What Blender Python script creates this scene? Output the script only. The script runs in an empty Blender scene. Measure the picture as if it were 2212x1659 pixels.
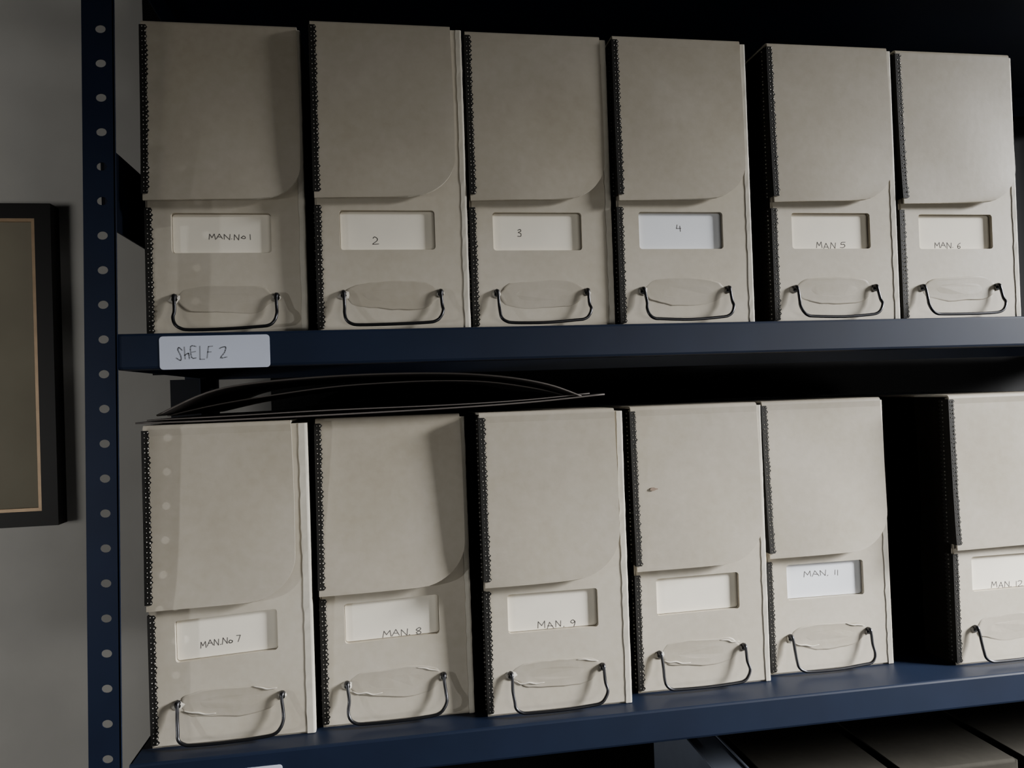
import bpy, bmesh, math, random
from mathutils import Vector, Matrix
random.seed(4)
SC=bpy.context.scene
COL=SC.collection
EYE=1.5          # eye height above the floor
W,H,D=.131,.266,.255

# ---------------------------------------------------------------- materials
def mat(name,col,rough=.7,metal=0.,noise=None,bump=0.,scale=60.,spec=.3,emit=None,warm=0.):
    m=bpy.data.materials.new(name);m.use_nodes=True
    nt=m.node_tree;b=nt.nodes['Principled BSDF']
    b.inputs['Base Color'].default_value=(*col,1);b.inputs['Roughness'].default_value=rough
    b.inputs['Metallic'].default_value=metal;b.inputs['Specular IOR Level'].default_value=spec
    if noise or bump:
        tc=nt.nodes.new('ShaderNodeTexCoord')
        oi=nt.nodes.new('ShaderNodeObjectInfo')
        ad=nt.nodes.new('ShaderNodeVectorMath');ad.operation='ADD'
        mu=nt.nodes.new('ShaderNodeVectorMath');mu.operation='SCALE';mu.inputs['Scale'].default_value=3.7
        cb=nt.nodes.new('ShaderNodeCombineXYZ')
        nt.links.new(oi.outputs['Random'],cb.inputs[0]);nt.links.new(oi.outputs['Random'],cb.inputs[2])
        nt.links.new(cb.outputs[0],mu.inputs[0])
        nt.links.new(tc.outputs['Object'],ad.inputs[0]);nt.links.new(mu.outputs[0],ad.inputs[1])
        n=nt.nodes.new('ShaderNodeTexNoise');n.inputs['Scale'].default_value=scale;n.inputs['Detail'].default_value=5
        nt.links.new(ad.outputs[0],n.inputs['Vector'])
        n2=nt.nodes.new('ShaderNodeTexNoise');n2.inputs['Scale'].default_value=11;n2.inputs['Detail'].default_value=3
        nt.links.new(ad.outputs[0],n2.inputs['Vector'])
        if noise:
            r=nt.nodes.new('ShaderNodeValToRGB')
            r.color_ramp.elements[0].position=.32;r.color_ramp.elements[1].position=.68
            r.color_ramp.elements[0].color=(col[0]*(1-noise),col[1]*(1-noise*(1+.2*warm)),col[2]*(1-noise*(1+.8*warm)),1)
            r.color_ramp.elements[1].color=(*[min(1,c*(1+noise)) for c in col],1)
            mx=nt.nodes.new('ShaderNodeMath');mx.operation='MULTIPLY_ADD';mx.inputs[1].default_value=.35
            m2=nt.nodes.new('ShaderNodeMath');m2.operation='MULTIPLY';m2.inputs[1].default_value=.65
            nt.links.new(n2.outputs['Fac'],m2.inputs[0]);nt.links.new(n.outputs['Fac'],mx.inputs[0])
            nt.links.new(m2.outputs[0],mx.inputs[2]);nt.links.new(mx.outputs[0],r.inputs['Fac'])
            nt.links.new(r.outputs['Color'],b.inputs['Base Color'])
        if bump:
            bp=nt.nodes.new('ShaderNodeBump');bp.inputs['Strength'].default_value=bump;bp.inputs['Distance'].default_value=.001
            nt.links.new(n.outputs['Fac'],bp.inputs['Height']);nt.links.new(bp.outputs['Normal'],b.inputs['Normal'])
    if emit:
        b.inputs['Emission Color'].default_value=(*emit[0],1);b.inputs['Emission Strength'].default_value=emit[1]
    return m
M_board=mat('grey_board',(.51,.465,.385),.5,noise=.09,bump=.10,scale=140,spec=.4,warm=1)
M_side_shade=mat('shaded_side_board',(.012,.010,.008),.8,noise=.12,scale=60,spec=.05)  # shade between the boxes, painted into the side faces
M_flap=mat('grey_board_flap',(.425,.385,.317),.45,noise=.10,bump=.10,scale=140,spec=.4,warm=1)
M_shade=mat('shaded_board',(.05,.046,.038),.85,noise=.15,bump=.1,scale=140,spec=.05)  # shadow under the shelf, painted into the bottom-row box colour
M_edge_lit=mat('lit_edge',(.60,.56,.47),.5,noise=.14,scale=120)  # paler tone: grazing light painted onto corner strip and flap rim
M_tear=mat('torn_board',(.60,.56,.48),.7,noise=.1,scale=90)
M_card=mat('label_card',(.89,.83,.70),.7,noise=.05,scale=50)
M_cardb=mat('label_card_blue',(.85,.87,.90),.7,noise=.03,scale=50)
M_pencil=mat('pencil',(.13,.12,.115),.8)
M_pencil2=mat('soft_pencil',(.26,.27,.30),.8)
M_scuff=mat('scuff_mark',(.27,.20,.15),.8,noise=.2,scale=300)
M_strip=mat('dark_metal',(.024,.023,.021),.45,metal=.3)
M_stud=mat('worn_stud',(.38,.36,.32),.4,metal=.5)
M_wire=mat('black_wire',(.065,.065,.07),.3,metal=.9,spec=.5)
M_blue=mat('blue_paint',(.0065,.0115,.029),.45,noise=.15,bump=.05,scale=30,spec=.3)
M_blues=mat('blue_paint_shelf',(.0075,.0135,.032),.45,noise=.15,bump=.05,scale=30,spec=.3)
M_blue_shade=mat('shaded_blue_paint',(.003,.005,.012),.55,noise=.1,scale=30)  # shaded copy of the blue paint for braces and bracket
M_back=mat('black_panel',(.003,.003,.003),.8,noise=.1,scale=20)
M_wall=mat('wall_plaster',(.56,.55,.52),.85,noise=.05,bump=.15,scale=25)
M_floor=mat('floor_boards',(.06,.045,.035),.6,noise=.2,scale=12)
M_ceil=mat('ceiling_paint',(.2,.2,.2),.9,noise=.03)
M_frame=mat('frame_black',(.006,.005,.005),.5,noise=.2,scale=40)
M_gold=mat('frame_gold',(.38,.27,.17),.4,metal=.3,noise=.25,scale=60)
M_pic=mat('picture_sheet',(.28,.255,.19),.6,noise=.1,scale=6,spec=.2)
M_folder=mat('folder_card',(.03,.026,.024),.6,noise=.15,scale=40)
M_folderedge=mat('folder_card_worn',(.12,.105,.095),.7,noise=.15,scale=40)
M_bluefold=mat('folder_bluegrey',(.30,.335,.41),.75,noise=.08,scale=40,spec=.1)
M_sticker=mat('sticker_paper',(.60,.64,.75),.55,noise=.04,scale=40)
M_dark=mat('hole_dark',(.01,.01,.01),.9)

# ---------------------------------------------------------------- helpers
def obj(name,me,parent=None,mats=(),loc=None):
    o=bpy.data.objects.new(name,me);COL.objects.link(o)
    if me is not None and hasattr(me,'materials'):
        for m in mats: me.materials.append(m)
    if parent: o.parent=parent
    if loc is not None: o.location=loc
    return o
def frombm(bm,name,smooth=False):
    bmesh.ops.recalc_face_normals(bm,faces=bm.faces[:])
    me=bpy.data.meshes.new(name);bm.to_mesh(me);bm.free()
    if smooth:
        for p in me.polygons:p.use_smooth=True
    return me
def addbox(bm,x0,x1,y0,y1,z0,z1,mi=0,bev=0):
    vs=[bm.verts.new((x,y,z)) for x in (x0,x1) for y in (y0,y1) for z in (z0,z1)]
    fs=[bm.faces.new([vs[i] for i in q]) for q in ((0,1,3,2),(4,6,7,5),(0,4,5,1),(2,3,7,6),(0,2,6,4),(1,5,7,3))]
    for f in fs:f.material_index=mi
    if bev:
        es=list({e for f in fs for e in f.edges})
        bmesh.ops.bevel(bm,geom=es,offset=bev,segments=2,affect='EDGES',profile=.5)
    return vs
def boxobj(name,parent,b,m,bev=0,loc=None):
    bm=bmesh.new();addbox(bm,*b,bev=bev);return obj(name,frombm(bm,name),parent,[m],loc)
def rrect(x0,x1,z0,z1,r,n=5):
    pts=[]
    for cx,cz,a in ((x1-r,z1-r,0),(x0+r,z1-r,90),(x0+r,z0+r,180),(x1-r,z0+r,270)):
        for i in range(n+1):
            t=math.radians(a+90*i/n);pts.append((cx+r*math.cos(t),cz+r*math.sin(t)))
    return pts
def plate(bm,pts,y0,y1,mi=0):
    a=[bm.verts.new((x,y0,z)) for x,z in pts];b=[bm.verts.new((x,y1,z)) for x,z in pts]
    n=len(pts)
    f=[bm.faces.new(a),bm.faces.new(b[::-1])]
    for i in range(n): f.append(bm.faces.new((a[i],b[i],b[(i+1)%n],a[(i+1)%n])))
    for q in f:q.material_index=mi
def tube(bm,pts,r,n=8,mi=0):
    rings=[];P=[Vector(p) for p in pts]
    prev=None
    for i,p in enumerate(P):
        t=(P[min(i+1,len(P)-1)]-P[max(i-1,0)]).normalized()
        if prev is None:
            a=t.orthogonal().normalized()
        else:
            a=(prev-t*prev.dot(t)).normalized()
        prev=a;b=t.cross(a)
        ri=r(i/(len(P)-1)) if callable(r) else r
        rings.append([bm.verts.new(p+ri*(math.cos(k*2*math.pi/n)*a+math.sin(k*2*math.pi/n)*b)) for k in range(n)])
    for i in range(len(rings)-1):
        for k in range(n):
            f=bm.faces.new((rings[i][k],rings[i][(k+1)%n],rings[i+1][(k+1)%n],rings[i+1][k]));f.smooth=True;f.material_index=mi
    bm.faces.new(rings[0]);bm.faces.new(rings[-1][::-1])
def smoothpts(P,n=6):
    out=[];P=[Vector(p) for p in P]
    for i in range(len(P)-1):
        p0=P[max(i-1,0)];p1=P[i];p2=P[i+1];p3=P[min(i+2,len(P)-1)]
        for k in range(n):
            t=k/n
            out.append(.5*((2*p1)+(-p0+p2)*t+(2*p0-5*p1+4*p2-p3)*t*t+(-p0+3*p1-3*p2+p3)*t**3))
    out.append(P[-1]);return out

# stroke alphabet for handwriting
G={'M':[[(0,0),(.08,1),(.32,.35),(.58,1),(.64,0)]],'A':[[(0,0),(.3,1),(.6,0)],[(.12,.38),(.5,.38)]],
'N':[[(0,0),(.03,1),(.5,0),(.54,1)]],'.':[[(0,0),(.07,.05)]],' ':[],
'o':[[(.2,.5),(.05,.35),(.05,.12),(.2,0),(.36,.12),(.36,.35),(.2,.5)]],
'1':[[(.1,1),(.08,0)]],'2':[[(0,.8),(.18,1),(.42,.85),(.35,.5),(0,0),(.55,.05)]],
'3':[[(0,.9),(.3,1),(.42,.78),(.15,.55),(.45,.35),(.35,.03),(0,.05)]],
'4':[[(.1,1),(0,.45),(.5,.45)],[(.4,.85),(.38,0)]],
'5':[[(.5,1),(.1,1),(.06,.6),(.35,.6),(.45,.3),(.3,0),(0,.05)]],
'6':[[(.4,1),(.08,.6),(.02,.2),(.2,0),(.42,.15),(.35,.42),(.05,.35)]],
'7':[[(0,1),(.5,1),(.2,0)]],
'8':[[(.25,.52),(.05,.75),(.25,1),(.45,.78),(.25,.52),(.02,.25),(.25,0),(.48,.25),(.25,.52)]],
'9':[[(.42,.7),(.2,.52),(.05,.75),(.22,1),(.42,.85),(.42,.6),(.3,0)]],
'S':[[(.45,.85),(.25,1),(.05,.8),(.4,.35),(.25,.02),(0,.12)]],
'h':[[(0,1),(0,0)],[(0,.3),(.2,.55),(.34,.4),(.34,0)]],
'E':[[(.4,1),(0,1),(0,0),(.42,0)],[(0,.5),(.35,.5)]],
'L':[[(0,1),(0,0),(.4,0)]],'F':[[(.42,1),(0,1),(0,0)],[(0,.52),(.35,.52)]]}
WD={'M':.8,'A':.75,'N':.72,'.':.25,' ':.35,'o':.5,'1':.3,'h':.5}
def writing(text,x,z,width,height,y,slope=0.,th=.00065,jit=.05):
    bm=bmesh.new();tot=sum(WD.get(c,.68) for c in text)
    sx=width/tot;cx=0
    for c in text:
        jz=random.uniform(-.12,.12)
        for st in G[c]:
            pts=[]
            for px,pz in st:
                X=x+(cx+px+random.uniform(-jit,jit))*sx;Z=z+(pz+jz+random.uniform(-jit,jit))*height+slope*(X-x)
                pts.append(Vector((X,0,Z)))
            pts=smoothpts(pts,3) if len(pts)>3 and c not in 'MN' else pts
            for a,b in zip(pts[:-1],pts[1:]):
                d=(b-a)
                if d.length<1e-6: continue
                d.normalize();n=Vector((-d.z,0,d.x))*th*.5;e=d*th*.3
                v=[bm.verts.new((q.x,yy,q.z)) for yy in (y-.00008,y) for q in (a-e-n,b+e-n,b+e+n,a-e+n)]
                bm.faces.new(v[:4]);bm.faces.new(v[4:][::-1])
                for i in range(4): bm.faces.new((v[i],v[(i+1)%4],v[4+(i+1)%4],v[4+i]))
        cx+=WD.get(c,.68)
    return frombm(bm,'handwriting')

# ---------------------------------------------------------------- archive boxes
def archive_box(X,y,zbase,label,group,text=None,tx=(.3,.7),tz=.2,th=.005,slope=0,inset=.005,bulge=.003,lean=0.,
                hs=0.,win_slope=0.,tears=False,card=None,rot=0.,open_low=0.,r=.028,hz_=.0335,scuffs=(),H=.266,flapmat=None,bwid=.0048):
    root=bpy.data.objects.new('archive_box',None);COL.objects.link(root)
    root.empty_display_size=.05
    root.location=(X+W/2,y,EYE+zbase)
    root.rotation_euler=(0,0,rot)
    root['label']=label;root['category']='archive box';root['group']=group
    hw=W/2
    def warp(me):
        for v in me.vertices:
            f=max(0,1-v.co.y/D)
            v.co.y+=lean*v.co.z*f
    # body ------------------------------------------------------
    bm=bmesh.new()
    hz=H-.0016
    outer=[(-hw,0),(hw,0),(hw,hz),(-hw,hz)]
    x0,x1,z0,z1=-hw+.0205,-hw+.1028,.0712,.1058
    inner=rrect(x0,x1,z0,z1,.0028)
    inner=[(a,b+win_slope*(a-(x0+x1)/2)) for a,b in inner]
    ov=[bm.verts.new((a,0,b)) for a,b in outer];iv=[bm.verts.new((a,0,b)) for a,b in inner]
    oe=[bm.edges.new((ov[i],ov[(i+1)%4])) for i in range(4)]
    ie=[bm.edges.new((iv[i],iv[(i+1)%len(iv)])) for i in range(len(iv))]
    bmesh.ops.triangle_fill(bm,edges=oe+ie,use_beauty=True)
    ob=[bm.verts.new((a,D,b)) for a,b in outer];ib=[bm.verts.new((a,.0048,b)) for a,b in inner]
    for i in range(4): bm.faces.new((ov[i],ov[(i+1)%4],ob[(i+1)%4],ob[i]))
    bm.faces.new(ob)
    for i in range(len(iv)): bm.faces.new((iv[i],iv[(i+1)%len(iv)],ib[(i+1)%len(iv)],ib[i]))
    bm.faces.new(ib)
    bm.edges.ensure_lookup_table()
    be=[bm.edges.get((ov[1],ov[2])),bm.edges.get((ov[3],ov[0])),bm.edges.get((ov[0],ov[1]))]
    bmesh.ops.bevel(bm,geom=be,offset=.0018,segments=3,affect='EDGES')
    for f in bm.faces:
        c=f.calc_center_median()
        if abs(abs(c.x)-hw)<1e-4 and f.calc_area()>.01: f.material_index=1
    me=frombm(bm,'case_body');warp(me)
    obj('case_body',me,root,[flapmat or M_board,M_side_shade])
    # pale strip down the right front corner, grazing highlight painted in --------------------
    bm=bmesh.new()
    bw=bwid+random.uniform(-.0006,.0006)
    prof=[(hw-bw,-.0001),(hw-bw,-.0006),(hw-.001,-.0008),(hw+.0002,-.0004),(hw+.0007,.0006),(hw+.0007,.008),(hw+.0001,.008),(hw-.0001,.0015),(hw-.0015,.0)]
    nseg=44;rings=[]
    for k in range(nseg+1):
        j=random.uniform(-.0005,.0005)
        rings.append([bm.verts.new((p[0]+(j if i in (0,1) else j*.4 if i in (3,4) else 0),p[1]+(j*.5 if i in (2,3) else 0),.0005+(hz-.0005)*k/nseg)) for i,p in enumerate(prof)])
    bm.faces.new(rings[0]);bm.faces.new(rings[-1][::-1])
    for a,b in zip(rings[:-1],rings[1:]):
        for i in range(len(prof)): bm.faces.new((a[i],a[(i+1)%len(prof)],b[(i+1)%len(prof)],b[i]))
    me=frombm(bm,'edge_highlight');warp(me);obj('edge_highlight',me,root,[flapmat or M_edge_lit])
    # flap -------------------------------------------------------
    zf=.116
    def fy(z):
        s=max(0,min(1,(H-z)/(H-zf)));return -.0022-bulge*(.55*s+.45*s**4)
    path=[]
    for i in range(7): path.append((D-.004-(D-.008)*i/6,H+.0004))
    rr=.0026
    for i in range(1,6):
        t=math.radians(90*i/5);path.append((.0006+rr*(1-math.sin(t))-rr,H+.0004-rr*(1-math.cos(t))))
    ztop=H+.0004-rr
    for i in range(1,37):
        z=ztop-(ztop-zf)*(1-(1-i/36)**1.35);path.append((fy(z)+.0010,z))
    bm=bmesh.new();rows=[];nc=16
    wob=random.uniform(0,6)
    for k,(yy,zz) in enumerate(path):
        xr=hw-inset
        xr+=.0010*math.sin(max(0,(H-zz))*22) if k>11 else 0
        lift=0
        if zz-zf<r:
            q=r-(zz-zf);xr-=(r-math.sqrt(max(0,r*r-q*q)))*1.15
            lift=.0022*(q/r)**2
        xl=-hw+.0006
        row=[]
        for c in range(nc+1):
            u=c/nc;x=xl+(xr-xl)*u
            s=max(0,(H-zz)/(H-zf)) if k>11 else 0
            bow=-.0012*math.sin(math.pi*u)*s+.0005*math.sin(u*5+wob+zz*30)*s-lift*u**4
            row.append(bm.verts.new((x,yy+bow,zz-(.0014*(1-u) if k==len(path)-1 else 0))))
        rows.append(row)
    for i in range(len(rows)-1):
        for c in range(nc): bm.faces.new((rows[i][c],rows[i][c+1],rows[i+1][c+1],rows[i+1][c]))
    me=frombm(bm,'flap');warp(me)
    fl=obj('flap',me,root,[flapmat or M_flap,flapmat or M_edge_lit])  # rim slot paler, its highlight painted in
    md=fl.modifiers.new('thick','SOLIDIFY');md.thickness=.0019;md.offset=0;md.material_offset_rim=1
    for (sx_,sz_,sl,sw) in scuffs:
        bm=bmesh.new()
        pts=[(-hw+sx_+sl*(.5*math.cos(a)),sz_+sw*.5*math.sin(a)*random.uniform(.5,1.3)) for a in [i*math.pi/6 for i in range(12)]]
        ys=fy(sz_)-.0006-.0007
        plate(bm,pts,ys-.0002,ys+.0006)
        me=frombm(bm,'scuff_mark');warp(me);obj('scuff_mark',me,fl,[M_scuff])
    # metal edge strips -------------------------------------------
    for za,zb,yf in ((zf+.004,H-.003,lambda z:fy(z)-.0004),(.003,zf-.006,lambda z:-.0004)):
        bm=bmesh.new();n=int((zb-za)/.0040);dz=(zb-za)/n
        for i in range(n):
            z0_=za+i*dz;z1_=z0_+dz;zm=(z0_+z1_)/2
            e_=random.uniform(-.0007,.0007)
            p=[(-hw-.0004,z0_),(-hw+.0048,z0_),(-hw+.0060+e_,zm),(-hw+.0048,z1_),(-hw-.0004,z1_)]
            a=[bm.verts.new((u,yf(v)-.0006,v)) for u,v in p];b=[bm.verts.new((u,yf(v),v)) for u,v in p]
            bm.faces.new(a);bm.faces.new(b[::-1])
            for j in range(5): bm.faces.new((a[j],b[j],b[(j+1)%5],a[(j+1)%5]))
            y0=yf(zm)-.0006
            v=[(-hw-.0006,y0,z0_),(-hw-.0006,.008,z0_),(-hw-.0006,.011,zm),(-hw-.0006,.008,z1_),(-hw-.0006,y0,z1_)]
            bm.faces.new([bm.verts.new(q) for q in v])
            for sx_,sy_,k_ in ((-hw+.0044,yf(zm)-.0006,1),(-hw+.0018,yf(zm)-.0006,.7),(-hw-.0007,.005,1)):
                ret=bmesh.ops.create_icosphere(bm,subdivisions=1,radius=k_*random.uniform(.0005,.0010),matrix=Matrix.Translation((sx_,sy_,zm+random.uniform(-.0006,.0006))))
                for q in ret['verts']:
                    for f in q.link_faces: f.material_index=1
        me=frombm(bm,'metal_edge');warp(me);obj('metal_edge',me,root,[M_strip,M_stud])
    # label card ---------------------------------------------------
    bm=bmesh.new()
    cs=random.uniform(-.006,.006)
    pts=[(a,b+(win_slope+cs)*(a-(x0+x1)/2)) for a,b in rrect(x0+.0004,x1-.0004,z0+.0006,z1-.0006,.0024)]
    plate(bm,pts,.0039,.0047)
    me=frombm(bm,'label_card');warp(me);lc=obj('label_card',me,root,[card or M_card])
    if text:
        wx=x0+(x1-x0)*tx[0];me=writing(text,wx,z0+(z1-z0)*tz-th/2,(x1-x0)*(tx[1]-tx[0]),th,.00388,slope+win_slope)
        warp(me);obj('handwriting',me,lc,[M_pencil])
    # handle patch: a faint pressed oval tab ------------------------
    hx0,hx1,hzz=-hw+W*(.163+hs),-hw+W*(.803+hs),hz_
    xm=(hx0+hx1)/2;bm=bmesh.new()
    L=(hx1-hx0)/2
    P=[(-L+.001,0),(-L+.004,.006),(-L*.72,.0105),(-L*.3,.0122),(L*.25,.0124),(L*.7,.0108),(L-.005,.006),(L-.001,0),(L-.006,-.0055),(L*.62,-.0108),(L*.15,-.0122),(-L*.35,-.0116),(-L*.72,-.009),(-L+.005,-.0055)]
    P=[(a+random.uniform(-.0018,.0018),b+random.uniform(-.0012,.0012)) for a,b in P]
    P=[(p.x,p.z) for p in smoothpts([(a,0,b) for a,b in P+[P[0]]],3)][:-1]
    P=[(xm+a,hzz+b+random.uniform(-.0004,.0004)) for a,b in P]
    n=len(P)
    ph=random.uniform(0,6)
    rings=[]
    for sc,hh in ((1.0,0),(.97,1),(.90,.8),(.72,.6),(.45,.6)):
        rings.append([bm.verts.new((xm+(u-xm)*(1-(1-sc)*.7),-.00012-hh*(.00038+.00036*math.sin(i*.3+ph)),hzz+(v-hzz)*sc)) for i,(u,v) in enumerate(P)])
    for a,b in zip(rings[:-1],rings[1:]):
        for i in range(n):
            j=(i+1)%n;bm.faces.new((a[i],a[j],b[j],b[i])).smooth=True
    bm.faces.new(rings[-1])
    me=frombm(bm,'handle_patch');warp(me);obj('handle_patch',me,root,[flapmat or M_flap])
    for s,hx in ((-1,hx0),(1,hx1)):
        bm=bmesh.new()
        k=9;ro=[(.0048 if s<0 else .0034)*random.uniform(.7,1.25) for _ in range(k)]
        oo=[bm.verts.new((hx+ro[i]*math.cos(i*2*math.pi/k),-.0004,hzz+.001+.8*ro[i]*math.sin(i*2*math.pi/k))) for i in range(k)]
        o2=[bm.verts.new((hx+.0026*math.cos(i*2*math.pi/k),-.0014,hzz+.0005+.0023*math.sin(i*2*math.pi/k))) for i in range(k)]
        for i in range(k):
            f=bm.faces.new((oo[i],oo[(i+1)%k],o2[(i+1)%k],o2[i]));f.material_index=0
        f=bm.faces.new(o2);f.material_index=1
        me=frombm(bm,'wire_hole');warp(me);obj('wire_hole',me,root,[M_tear,M_dark])
    if tears:
        for st in ([(hx0+.004,-.004),(hx0+.009,-.0065),(hx0+.016,-.0068),(hx0+.022,-.0085),(hx0+.030,-.0078)],
                   [(hx1-.024,.0105),(hx1-.016,.0092),(hx1-.012,.0078),(hx1-.004,.0072)]):
            bm=bmesh.new()
            tube(bm,smoothpts([(a,-.0007,hzz+b+random.uniform(-.0008,.0008)) for a,b in st],3),lambda t:.0002+.0006*math.sin(math.pi*t),5)
            me=frombm(bm,'paper_tear');warp(me);obj('paper_tear',me,root,[M_tear])
    # wire bail -----------------------------------------------------
    bm=bmesh.new();zb=.0055-open_low
    pr=.011
    q=lambda s=.0008:random.uniform(-s,s)
    pts=[(hx0,.001,hzz+.002),(hx0,-.003,hzz+.0030),(hx0+.0006,-.0050,hzz-.001),(hx0+.001+q(),-.0065,hzz-.010),(hx0+.0008+q(),-pr*.8,zb+.010),
         (hx0+.0022,-pr*.95,zb+.0042),(hx0+.0065,-pr,zb+.0006),(hx0+.014,-pr,zb-.0006+q(.0004)),
         (xm,-pr-.0005,zb-.0008+q(.0005)),(hx1-.014,-pr,zb+.0004+q(.0004)),(hx1-.0055,-pr,zb+.0018),(hx1-.0012,-pr*.95,zb+.0055),
         (hx1+.0010+q(),-pr*.8,zb+.011),(hx1+.0006+q(),-.0065,hzz-.010),(hx1,-.0050,hzz-.001),(hx1,-.003,hzz+.0030),(hx1,.001,hzz+.002)]
    tube(bm,smoothpts(pts,4),lambda t:.00145+.0017*max(0,1-min(t,1-t)/.11),8)
    me=frombm(bm,'wire_handle');warp(me);obj('wire_handle',me,root,[M_wire])
    return root

ZU,ZL,ZT=.0578,-.2838,-.666
gU='archive boxes on the upper shelf';gL='archive boxes on the middle shelf';gT='archive boxes on the bottom shelf'
base='grey cardboard archive box, wire handle'
U=dict(hz_=.0310)
archive_box(-.1999,.0040,ZU,base+', beside the blue post',gU,'MAN.No 1',(.36,.80),.43,.0046,inset=.002,bulge=.006,lean=.014,hs=.006,r=.030,H=.2695,**U)
archive_box(-.0587,-.0070,ZU,base+', card numbered 2',gU,'2',(.34,.42),.24,.0062,inset=.0095,bulge=.0045,hs=.006,r=.036,H=.2685,**U)
archive_box(.0760,-.0016,ZU,base+', card numbered 3',gU,'3',(.28,.34),.46,.0066,inset=.006,bulge=.0045,hs=.005,r=.036,H=.2675,**U)
archive_box(.2116,-.0060,ZU,base+', card numbered 4',gU,'4',(.46,.54),.60,.0060,inset=.006,bulge=.0045,hs=.004,card=M_cardb,r=.036,H=.267,**U)
archive_box(.3646,-.0046,ZU,base+', card marked 5',gU,'MAN 5',(.33,.72),.11,.0056,inset=.005,bulge=.0045,r=.037,H=.267,**U)
archive_box(.5023,-.0011,ZU,base+', card marked 6',gU,'MAN. 6',(.24,.62),.13,.0056,inset=.004,bulge=.0045,r=.037,H=.267,**U)
archive_box(-.2030,-.0060,ZL,'grey cardboard archive box, card 7, under a dark folder',gL,'MAN.No 7',(.23,.64),.30,.0050,inset=.012,bulge=.004,win_slope=.05,tears=True,slope=.02,r=.036,bwid=.0065)
archive_box(-.0657,.0015,ZL,'grey cardboard archive box, card 8, under a dark folder',gL,'MAN. 8',(.40,.83),.10,.0054,inset=.004,bulge=.007,lean=.026,win_slope=.03,tears=True,r=.038)
archive_box(.0763,-.0108,ZL,base+', card marked 9',gL,'MAN. 9',(.33,.78),.12,.0056,inset=.0075,bulge=.005,tears=True,r=.040)
archive_box(.2199,.0060,ZL,base+', blank card',gL,None,inset=.005,bulge=.005,tears=True,win_slope=.01,r=.037,scuffs=((.020,.190,.008,.0028),))
archive_box(.3585,.0180,ZL,base+', card marked 11',gL,'MAN. 11',(.25,.72),.66,.0052,inset=.003,bulge=.006,lean=.01,card=M_cardb,tears=True,r=.038)
archive_box(.5440,-.0028,ZL,'grey cardboard archive box standing apart beside a dark gap',gL,'MAN. 12',(.30,.75),.11,.0056,inset=.002,bulge=.004)
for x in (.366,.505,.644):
    archive_box(x,.030,ZT,'cardboard archive box with deep shadow in its colour',gT,None,flapmat=M_shade)

# ---------------------------------------------------------------- shelving unit
unit=bpy.data.objects.new('shelving_unit',None);COL.objects.link(unit);unit.location=(.40,.13,0)
unit['label']='dark blue painted steel shelving unit with perforated posts';unit['category']='shelves'
OFF=Vector((-.40,-.13,0))
XL,XR=-.2125,1.03
def upost(cx,yf,lean=0,front=True):
    w=.0240;hh=.0275;t=.0010
    bm=bmesh.new()
    rows=int(2.1/hh)
    N=16
    for k in range(rows):
        z0=k*hh;zc=z0+hh/2
        outer=[];inner=[]
        for i in range(N):
            a=2*math.pi*i/N+math.pi/N
            ca,sa=math.cos(a),math.sin(a);m=max(abs(ca),abs(sa))
            outer.append((w/2*ca/m,zc+hh/2*sa/m))
            inner.append((.002+.0040*ca,zc+.0033*sa))
        for y_ in (0,t):
            o=[bm.verts.new((x,y_,zz)) for x,zz in outer];n_=[bm.verts.new((x,y_,zz)) for x,zz in inner]
            for i in range(N):
                j=(i+1)%N;bm.faces.new((o[i],o[j],n_[j],n_[i]))
            for sx,sz in ((1,1),(-1,1),(-1,-1),(1,-1)):
                c=Vector((sx*w/2,y_,zc+sz*hh/2))
                near=sorted(o,key=lambda v:(v.co-c).length)[:2]
                if min((v.co-c).length for v in near)>1e-5:
                    bm.faces.new((near[0],near[1],bm.verts.new(c)))
            if y_==0: n0=n_
            else:
                for i in range(N):
                    j=(i+1)%N;bm.faces.new((n0[i],n0[j],n_[j],n_[i]))
    ht=rows*hh
    addbox(bm,w/2-.0012,w/2,.0,.0025 if front else -.026,0,ht)
    bmesh.ops.remove_doubles(bm,verts=bm.verts[:],dist=1e-6)
    o=obj('upright_post',frombm(bm,'upright_post'),unit,[M_blue],Vector((cx,yf,0))+OFF)
    o.rotation_euler=(0,lean,0)
    return o
lean=math.radians(.93)
upost(-.2250-math.sin(lean)*EYE,-.0335,lean)
upost(-.234,.300,0,front=False)
upost(1.045,-.0335,0)
upost(1.045,.300,0,front=False)
def shelf(z):
    bm=bmesh.new();z=z+EYE
    t=.0012
    addbox(bm,XL,XR,-.030,.298,z-t,z,bev=0)
    pr=[(-.0300,0),(-.0312,-.0006),(-.0318,-.002),(-.0318,-.0265),(-.0312,-.0282),(-.0298,-.0290),(-.020,-.0290),(-.020,-.0275),(-.0290,-.0275),(-.0300,-.0262),(-.0300,-.0012)]
    a=[bm.verts.new((XL,y,z+q)) for y,q in pr];b=[bm.verts.new((XR,y,z+q)) for y,q in pr]
    bm.faces.new(a);bm.faces.new(b[::-1])
    for i in range(len(pr)): bm.faces.new((a[i],b[i],b[(i+1)%len(pr)],a[(i+1)%len(pr)]))
    addbox(bm,XL,XR,.297,.2985,z-.029,z);addbox(bm,XL,XL+.0012,-.029,.297,z-.029,z);addbox(bm,XR-.0012,XR,-.029,.297,z-.029,z)
    return obj('shelf_board',frombm(bm,'shelf_board'),unit,[M_blues],OFF)
for z in (ZU+.352,ZU,ZL,ZT,-1.0,-1.38): shelf(z)
boxobj('side_brace',unit,(-.2215,-.2200,-.031,.30,EYE+.146,EYE+.213),M_blue_shade,loc=OFF)
boxobj('side_brace',unit,(-.2215,-.2200,-.031,.30,EYE-.60,EYE-.54),M_blue_shade,loc=OFF)
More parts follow.
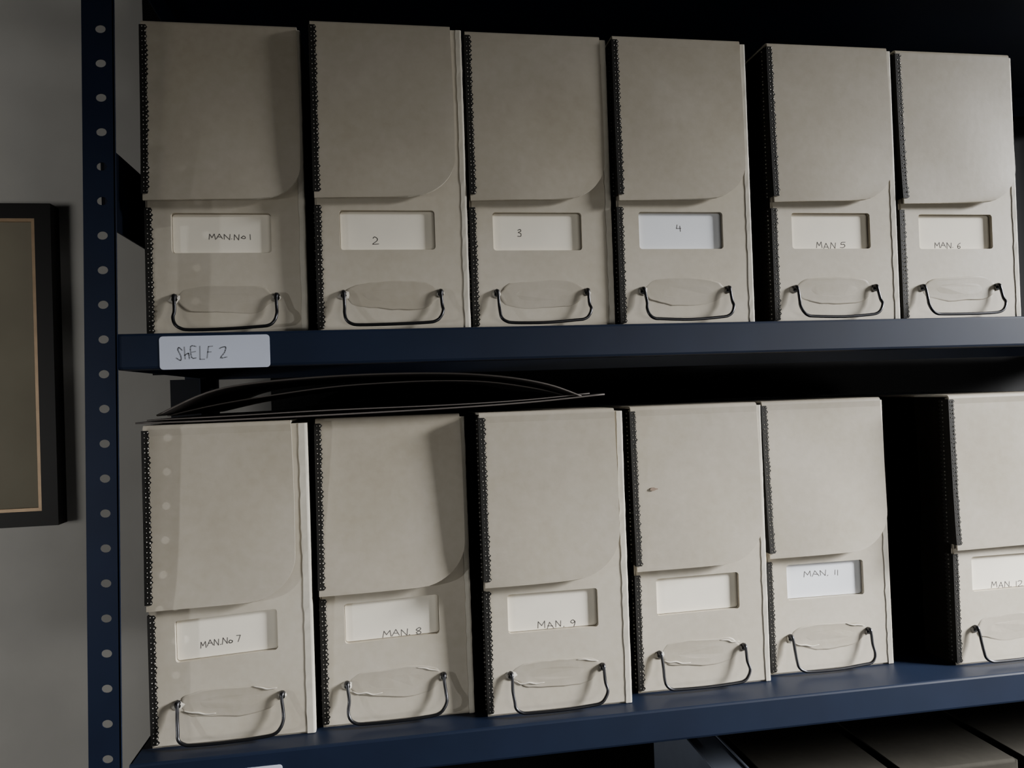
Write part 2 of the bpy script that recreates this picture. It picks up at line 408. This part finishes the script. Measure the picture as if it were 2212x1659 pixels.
boxobj('back_panel',unit,(-.292,1.06,.332,.336,EYE+ZU-.02,EYE+ZU+.60),M_back,loc=OFF)
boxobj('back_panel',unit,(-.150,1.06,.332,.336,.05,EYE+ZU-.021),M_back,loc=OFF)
bm=bmesh.new();addbox(bm,-.262,-.206,.296,.2985,EYE-.06,EYE+.03)
bracket=obj('corner_bracket',frombm(bm,'corner_bracket'),unit,[M_blue_shade],OFF)
bm=bmesh.new();bmesh.ops.create_cone(bm,cap_ends=True,segments=12,radius1=.0045,radius2=.0035,depth=.003,matrix=Matrix.Translation((-.2137,.2945,EYE+.015))@Matrix.Rotation(math.pi/2,4,'X'))
obj('bolt',frombm(bm,'bolt'),bracket,[M_sticker])
def sticker(x0,x1,z0,z1,text=None,b=None):
    bm=bmesh.new();plate(bm,rrect(x0,x1,z0,z1,.0028),-.0323,-.0318)
    s=obj('shelf_label',frombm(bm,'shelf_label'),unit,[M_sticker],OFF)
    s['label']='pale paper shelf label sticker'
    if text:
        obj('handwriting',writing(text,*b,-.03232,.0,.00085,.07),s,[M_pencil2])
sticker(-.181,-.0957,EYE+.0283,EYE+.0550,'ShELF 2',(-.168,EYE+.0365,.040,.0095))
sticker(-.150,-.0957,EYE-.3125,EYE-.2955)

# ---------------------------------------------------------------- dark portfolio lying on the boxes
port=bpy.data.objects.new('document_folder',None);COL.objects.link(port)
port.location=(0,.005,EYE+ZL+H+.0012)
port['label']='large dark card folder bulging open across two boxes';port['category']='folder'
def sheet(name,prof,y0,y1,th,mats,sk=0.,parent=port):
    P=smoothpts([(x,0,z) for x,z in prof],5);bm=bmesh.new();rows=[]
    for k in range(9):
        yy=y0+(y1-y0)*k/8
        rows.append([bm.verts.new((p.x+sk*(yy-y0),yy,p.z)) for p in P])
    for i in range(8):
        for c in range(len(P)-1): bm.faces.new((rows[i][c],rows[i][c+1],rows[i+1][c+1],rows[i+1][c])).smooth=True
    o=obj(name,frombm(bm,name),parent,mats)
    md=o.modifiers.new('t','SOLIDIFY');md.thickness=th;md.offset=1;md.material_offset_rim=1
    return o
z0=ZL+H+.0012
def rel(L): return [(x,z-z0) for x,z in L]
sheet('folder_back',rel([(-.2085,-.0150),(-.15,-.0152),(-.05,-.0140),(.05,-.0120),(.13,-.0090),(.1935,-.0045)]),-.012,.25,.0013,[M_folder,M_folderedge])
sheet('folder_leaf',rel([(-.2000,-.0128),(-.14,-.0118),(-.05,-.0098),(.05,-.0090),(.12,-.0070),(.180,-.0030)]),-.010,.25,.0009,[M_folder,M_folderedge])
sheet('folder_leaf',rel([(-.192,-.0100),(-.150,-.0015),(-.10,.0055),(-.06,.0100),(-.02,.0125),(.04,.0135),(.09,.011),(.135,.0035),(.165,-.0045)]),.02,.25,.0009,[M_folder,M_folderedge])
sheet('folder_cover',rel([(-.1915,-.0092),(-.1516,.0085),(-.11,.0158),(-.0324,.0198),(.0443,.0192),(.0982,.0147),(.1409,.0062),(.1715,-.0055)]),-.012,.25,.0013,[M_folder,M_folderedge])

# blue-grey binder standing on the bottom row: cover bent round a paper block
bf=bpy.data.objects.new('binder',None);COL.objects.link(bf);bf.location=(.338,.150,EYE+ZT)
bf['label']='dull blue-grey binder standing beside a cardboard box';bf['category']='binder'
bm=bmesh.new()
prof=[(-.019,.11),(-.019,-.105),(-.016,-.112),(-.008,-.116),(.008,-.116),(.016,-.112),(.019,-.105),(.019,.11),(.017,.11),(.017,-.104),(.0145,-.1105),(.0075,-.114),(-.0075,-.114),(-.0145,-.1105),(-.017,-.104),(-.017,.11)]
a=[bm.verts.new((x,y,0)) for x,y in prof];b=[bm.verts.new((x,y,.268)) for x,y in prof]
bm.faces.new(a);bm.faces.new(b[::-1])
for i in range(len(prof)): bm.faces.new((a[i],a[(i+1)%16],b[(i+1)%16],b[i]))
obj('binder_cover',frombm(bm,'bc'),bf,[M_bluefold])
boxobj('paper_block',bf,(-.0155,.0155,-.108,.10,.002,.2665),M_bluefold)

# ---------------------------------------------------------------- picture on the wall
YW=.42
pic=bpy.data.objects.new('picture_frame',None);COL.objects.link(pic);pic.location=(-.62,YW,EYE+.0585)
pic['label']='black picture frame with a thin gold inner edge';pic['category']='picture'
def ring(bm,x0,x1,z0,z1,w,y0,y1):
    o=[(x0,z0),(x1,z0),(x1,z1),(x0,z1)];i=[(x0+w,z0+w),(x1-w,z0+w),(x1-w,z1-w),(x0+w,z1-w)]
    V=[[bm.verts.new((a,y,b)) for a,b in L] for L in (o,i) for y in (y0,y1)]
    for k in range(4):
        j=(k+1)%4
        bm.faces.new((V[0][k],V[0][j],V[2][j],V[2][k]));bm.faces.new((V[1][k],V[1][j],V[3][j],V[3][k]))
        bm.faces.new((V[0][k],V[0][j],V[1][j],V[1][k]));bm.faces.new((V[2][k],V[2][j],V[3][j],V[3][k]))
hx=.1905;hzz=.2095
bm=bmesh.new();ring(bm,-hx,hx,-hzz,hzz,.0195,-.028,-.001);obj('frame_moulding',frombm(bm,'m'),pic,[M_frame])
bm=bmesh.new();ring(bm,-hx+.0195,hx-.0195,-hzz+.0195,hzz-.0195,.0042,-.027,-.018);obj('gold_slip',frombm(bm,'g'),pic,[M_gold])
boxobj('picture_sheet',pic,(-hx+.02,hx-.02,-.023,-.020,-hzz+.02,hzz-.02),M_pic)

# ---------------------------------------------------------------- room
def struct(name,b,m):
    o=boxobj(name,None,b,m);o['kind']='structure';return o
X0,X1,Y0,Z1=-2.3,2.9,-2.6,2.7
struct('wall_back',(X0,X1,YW,YW+.1,0,Z1),M_wall)
struct('wall_left',(X0-.1,X0,Y0,YW+.1,0,Z1),M_ceil)
struct('wall_front',(X0,X1,Y0-.1,Y0,0,Z1),M_ceil)
wy0,wy1,wz0,wz1=-1.35,-.40,1.75,2.55
bm=bmesh.new()
addbox(bm,X1,X1+.1,Y0,wy0,0,Z1);addbox(bm,X1,X1+.1,wy1,YW+.1,0,Z1);addbox(bm,X1,X1+.1,wy0,wy1,0,wz0);addbox(bm,X1,X1+.1,wy0,wy1,wz1,Z1)
o=obj('wall_right',frombm(bm,'wr'),None,[M_ceil]);o['kind']='structure'
struct('floor',(X0,X1,Y0,YW,-.1,0),M_floor)
struct('ceiling',(X0,X1,Y0,YW+.1,Z1,Z1+.1),M_ceil)
M_sky=mat('daylight_pane',(.8,.85,.9),.3,emit=((.85,.92,1),1.0))
M_white=mat('window_paint',(.7,.7,.7),.5)
bm=bmesh.new();addbox(bm,X1+.05,X1+.055,wy0,wy1,wz0,wz1,mi=1)
for a in ((X1+.03,X1+.07,wy0,wy0+.03,wz0,wz1),(X1+.03,X1+.07,wy1-.03,wy1,wz0,wz1),(X1+.03,X1+.07,wy0,wy1,wz0,wz0+.03),(X1+.03,X1+.07,wy0,wy1,wz1-.03,wz1)): addbox(bm,*a)
o=obj('window_1',frombm(bm,'win'),None,[M_white,M_sky]);o['kind']='structure'

# ---------------------------------------------------------------- lights
def area(name,loc,target,sx,sy,power,col,spread=180):
    l=bpy.data.lights.new(name,'AREA');l.shape='RECTANGLE';l.size=sx;l.size_y=sy;l.energy=power;l.color=col
    l.spread=math.radians(spread)
    o=bpy.data.objects.new(name,l);COL.objects.link(o);o.location=loc
    d=Vector(target)-Vector(loc);o.rotation_euler=d.to_track_quat('-Z','Y').to_euler();return o
area('window_daylight',(2.86,-.875,2.15),(1.15,0,EYE-.36),.80,.7,38,(.98,.985,1),42)
area('front_fill',(1.5,-2.3,EYE-.38),(.18,.2,EYE-.12),1.3,.4,1.7,(1,.98,.93),66)  # added soft fill for the box fronts, no fixture there
area('wall_fill',(-1.5,-1.3,EYE-.15),(-.97,.42,EYE-.07),.7,.5,1.6,(1,.98,.94),68)  # added fill to brighten the left wall, no lamp stands there
area('doorway_light',(-1.89,-1.05,EYE-.10),(-.22,-.02,EYE-.13),.035,.035,.17,(.95,.97,1),22)
w=bpy.data.worlds.new('world');SC.world=w;w.use_nodes=True
w.node_tree.nodes['Background'].inputs[0].default_value=(.5,.55,.6,1);w.node_tree.nodes['Background'].inputs[1].default_value=.02

# ---------------------------------------------------------------- camera
f,yaw,pitch,roll,d=1638.8,.1602,.0121,.0341,.6768
F=Vector((math.sin(yaw)*math.cos(pitch),math.cos(yaw)*math.cos(pitch),math.sin(pitch)))
Rt=Vector((math.cos(yaw),-math.sin(yaw),0));U=Rt.cross(F)
R2=math.cos(roll)*Rt-math.sin(roll)*U;U2=math.sin(roll)*Rt+math.cos(roll)*U
cam=bpy.data.cameras.new('camera');co=bpy.data.objects.new('camera',cam);COL.objects.link(co)
mw=Matrix((( R2.x,U2.x,-F.x,0),(R2.y,U2.y,-F.y,-d),(R2.z,U2.z,-F.z,EYE),(0,0,0,1)))
co.matrix_world=mw
cam.sensor_width=36;cam.lens=f/2212*36;cam.clip_start=.01
SC.camera=co
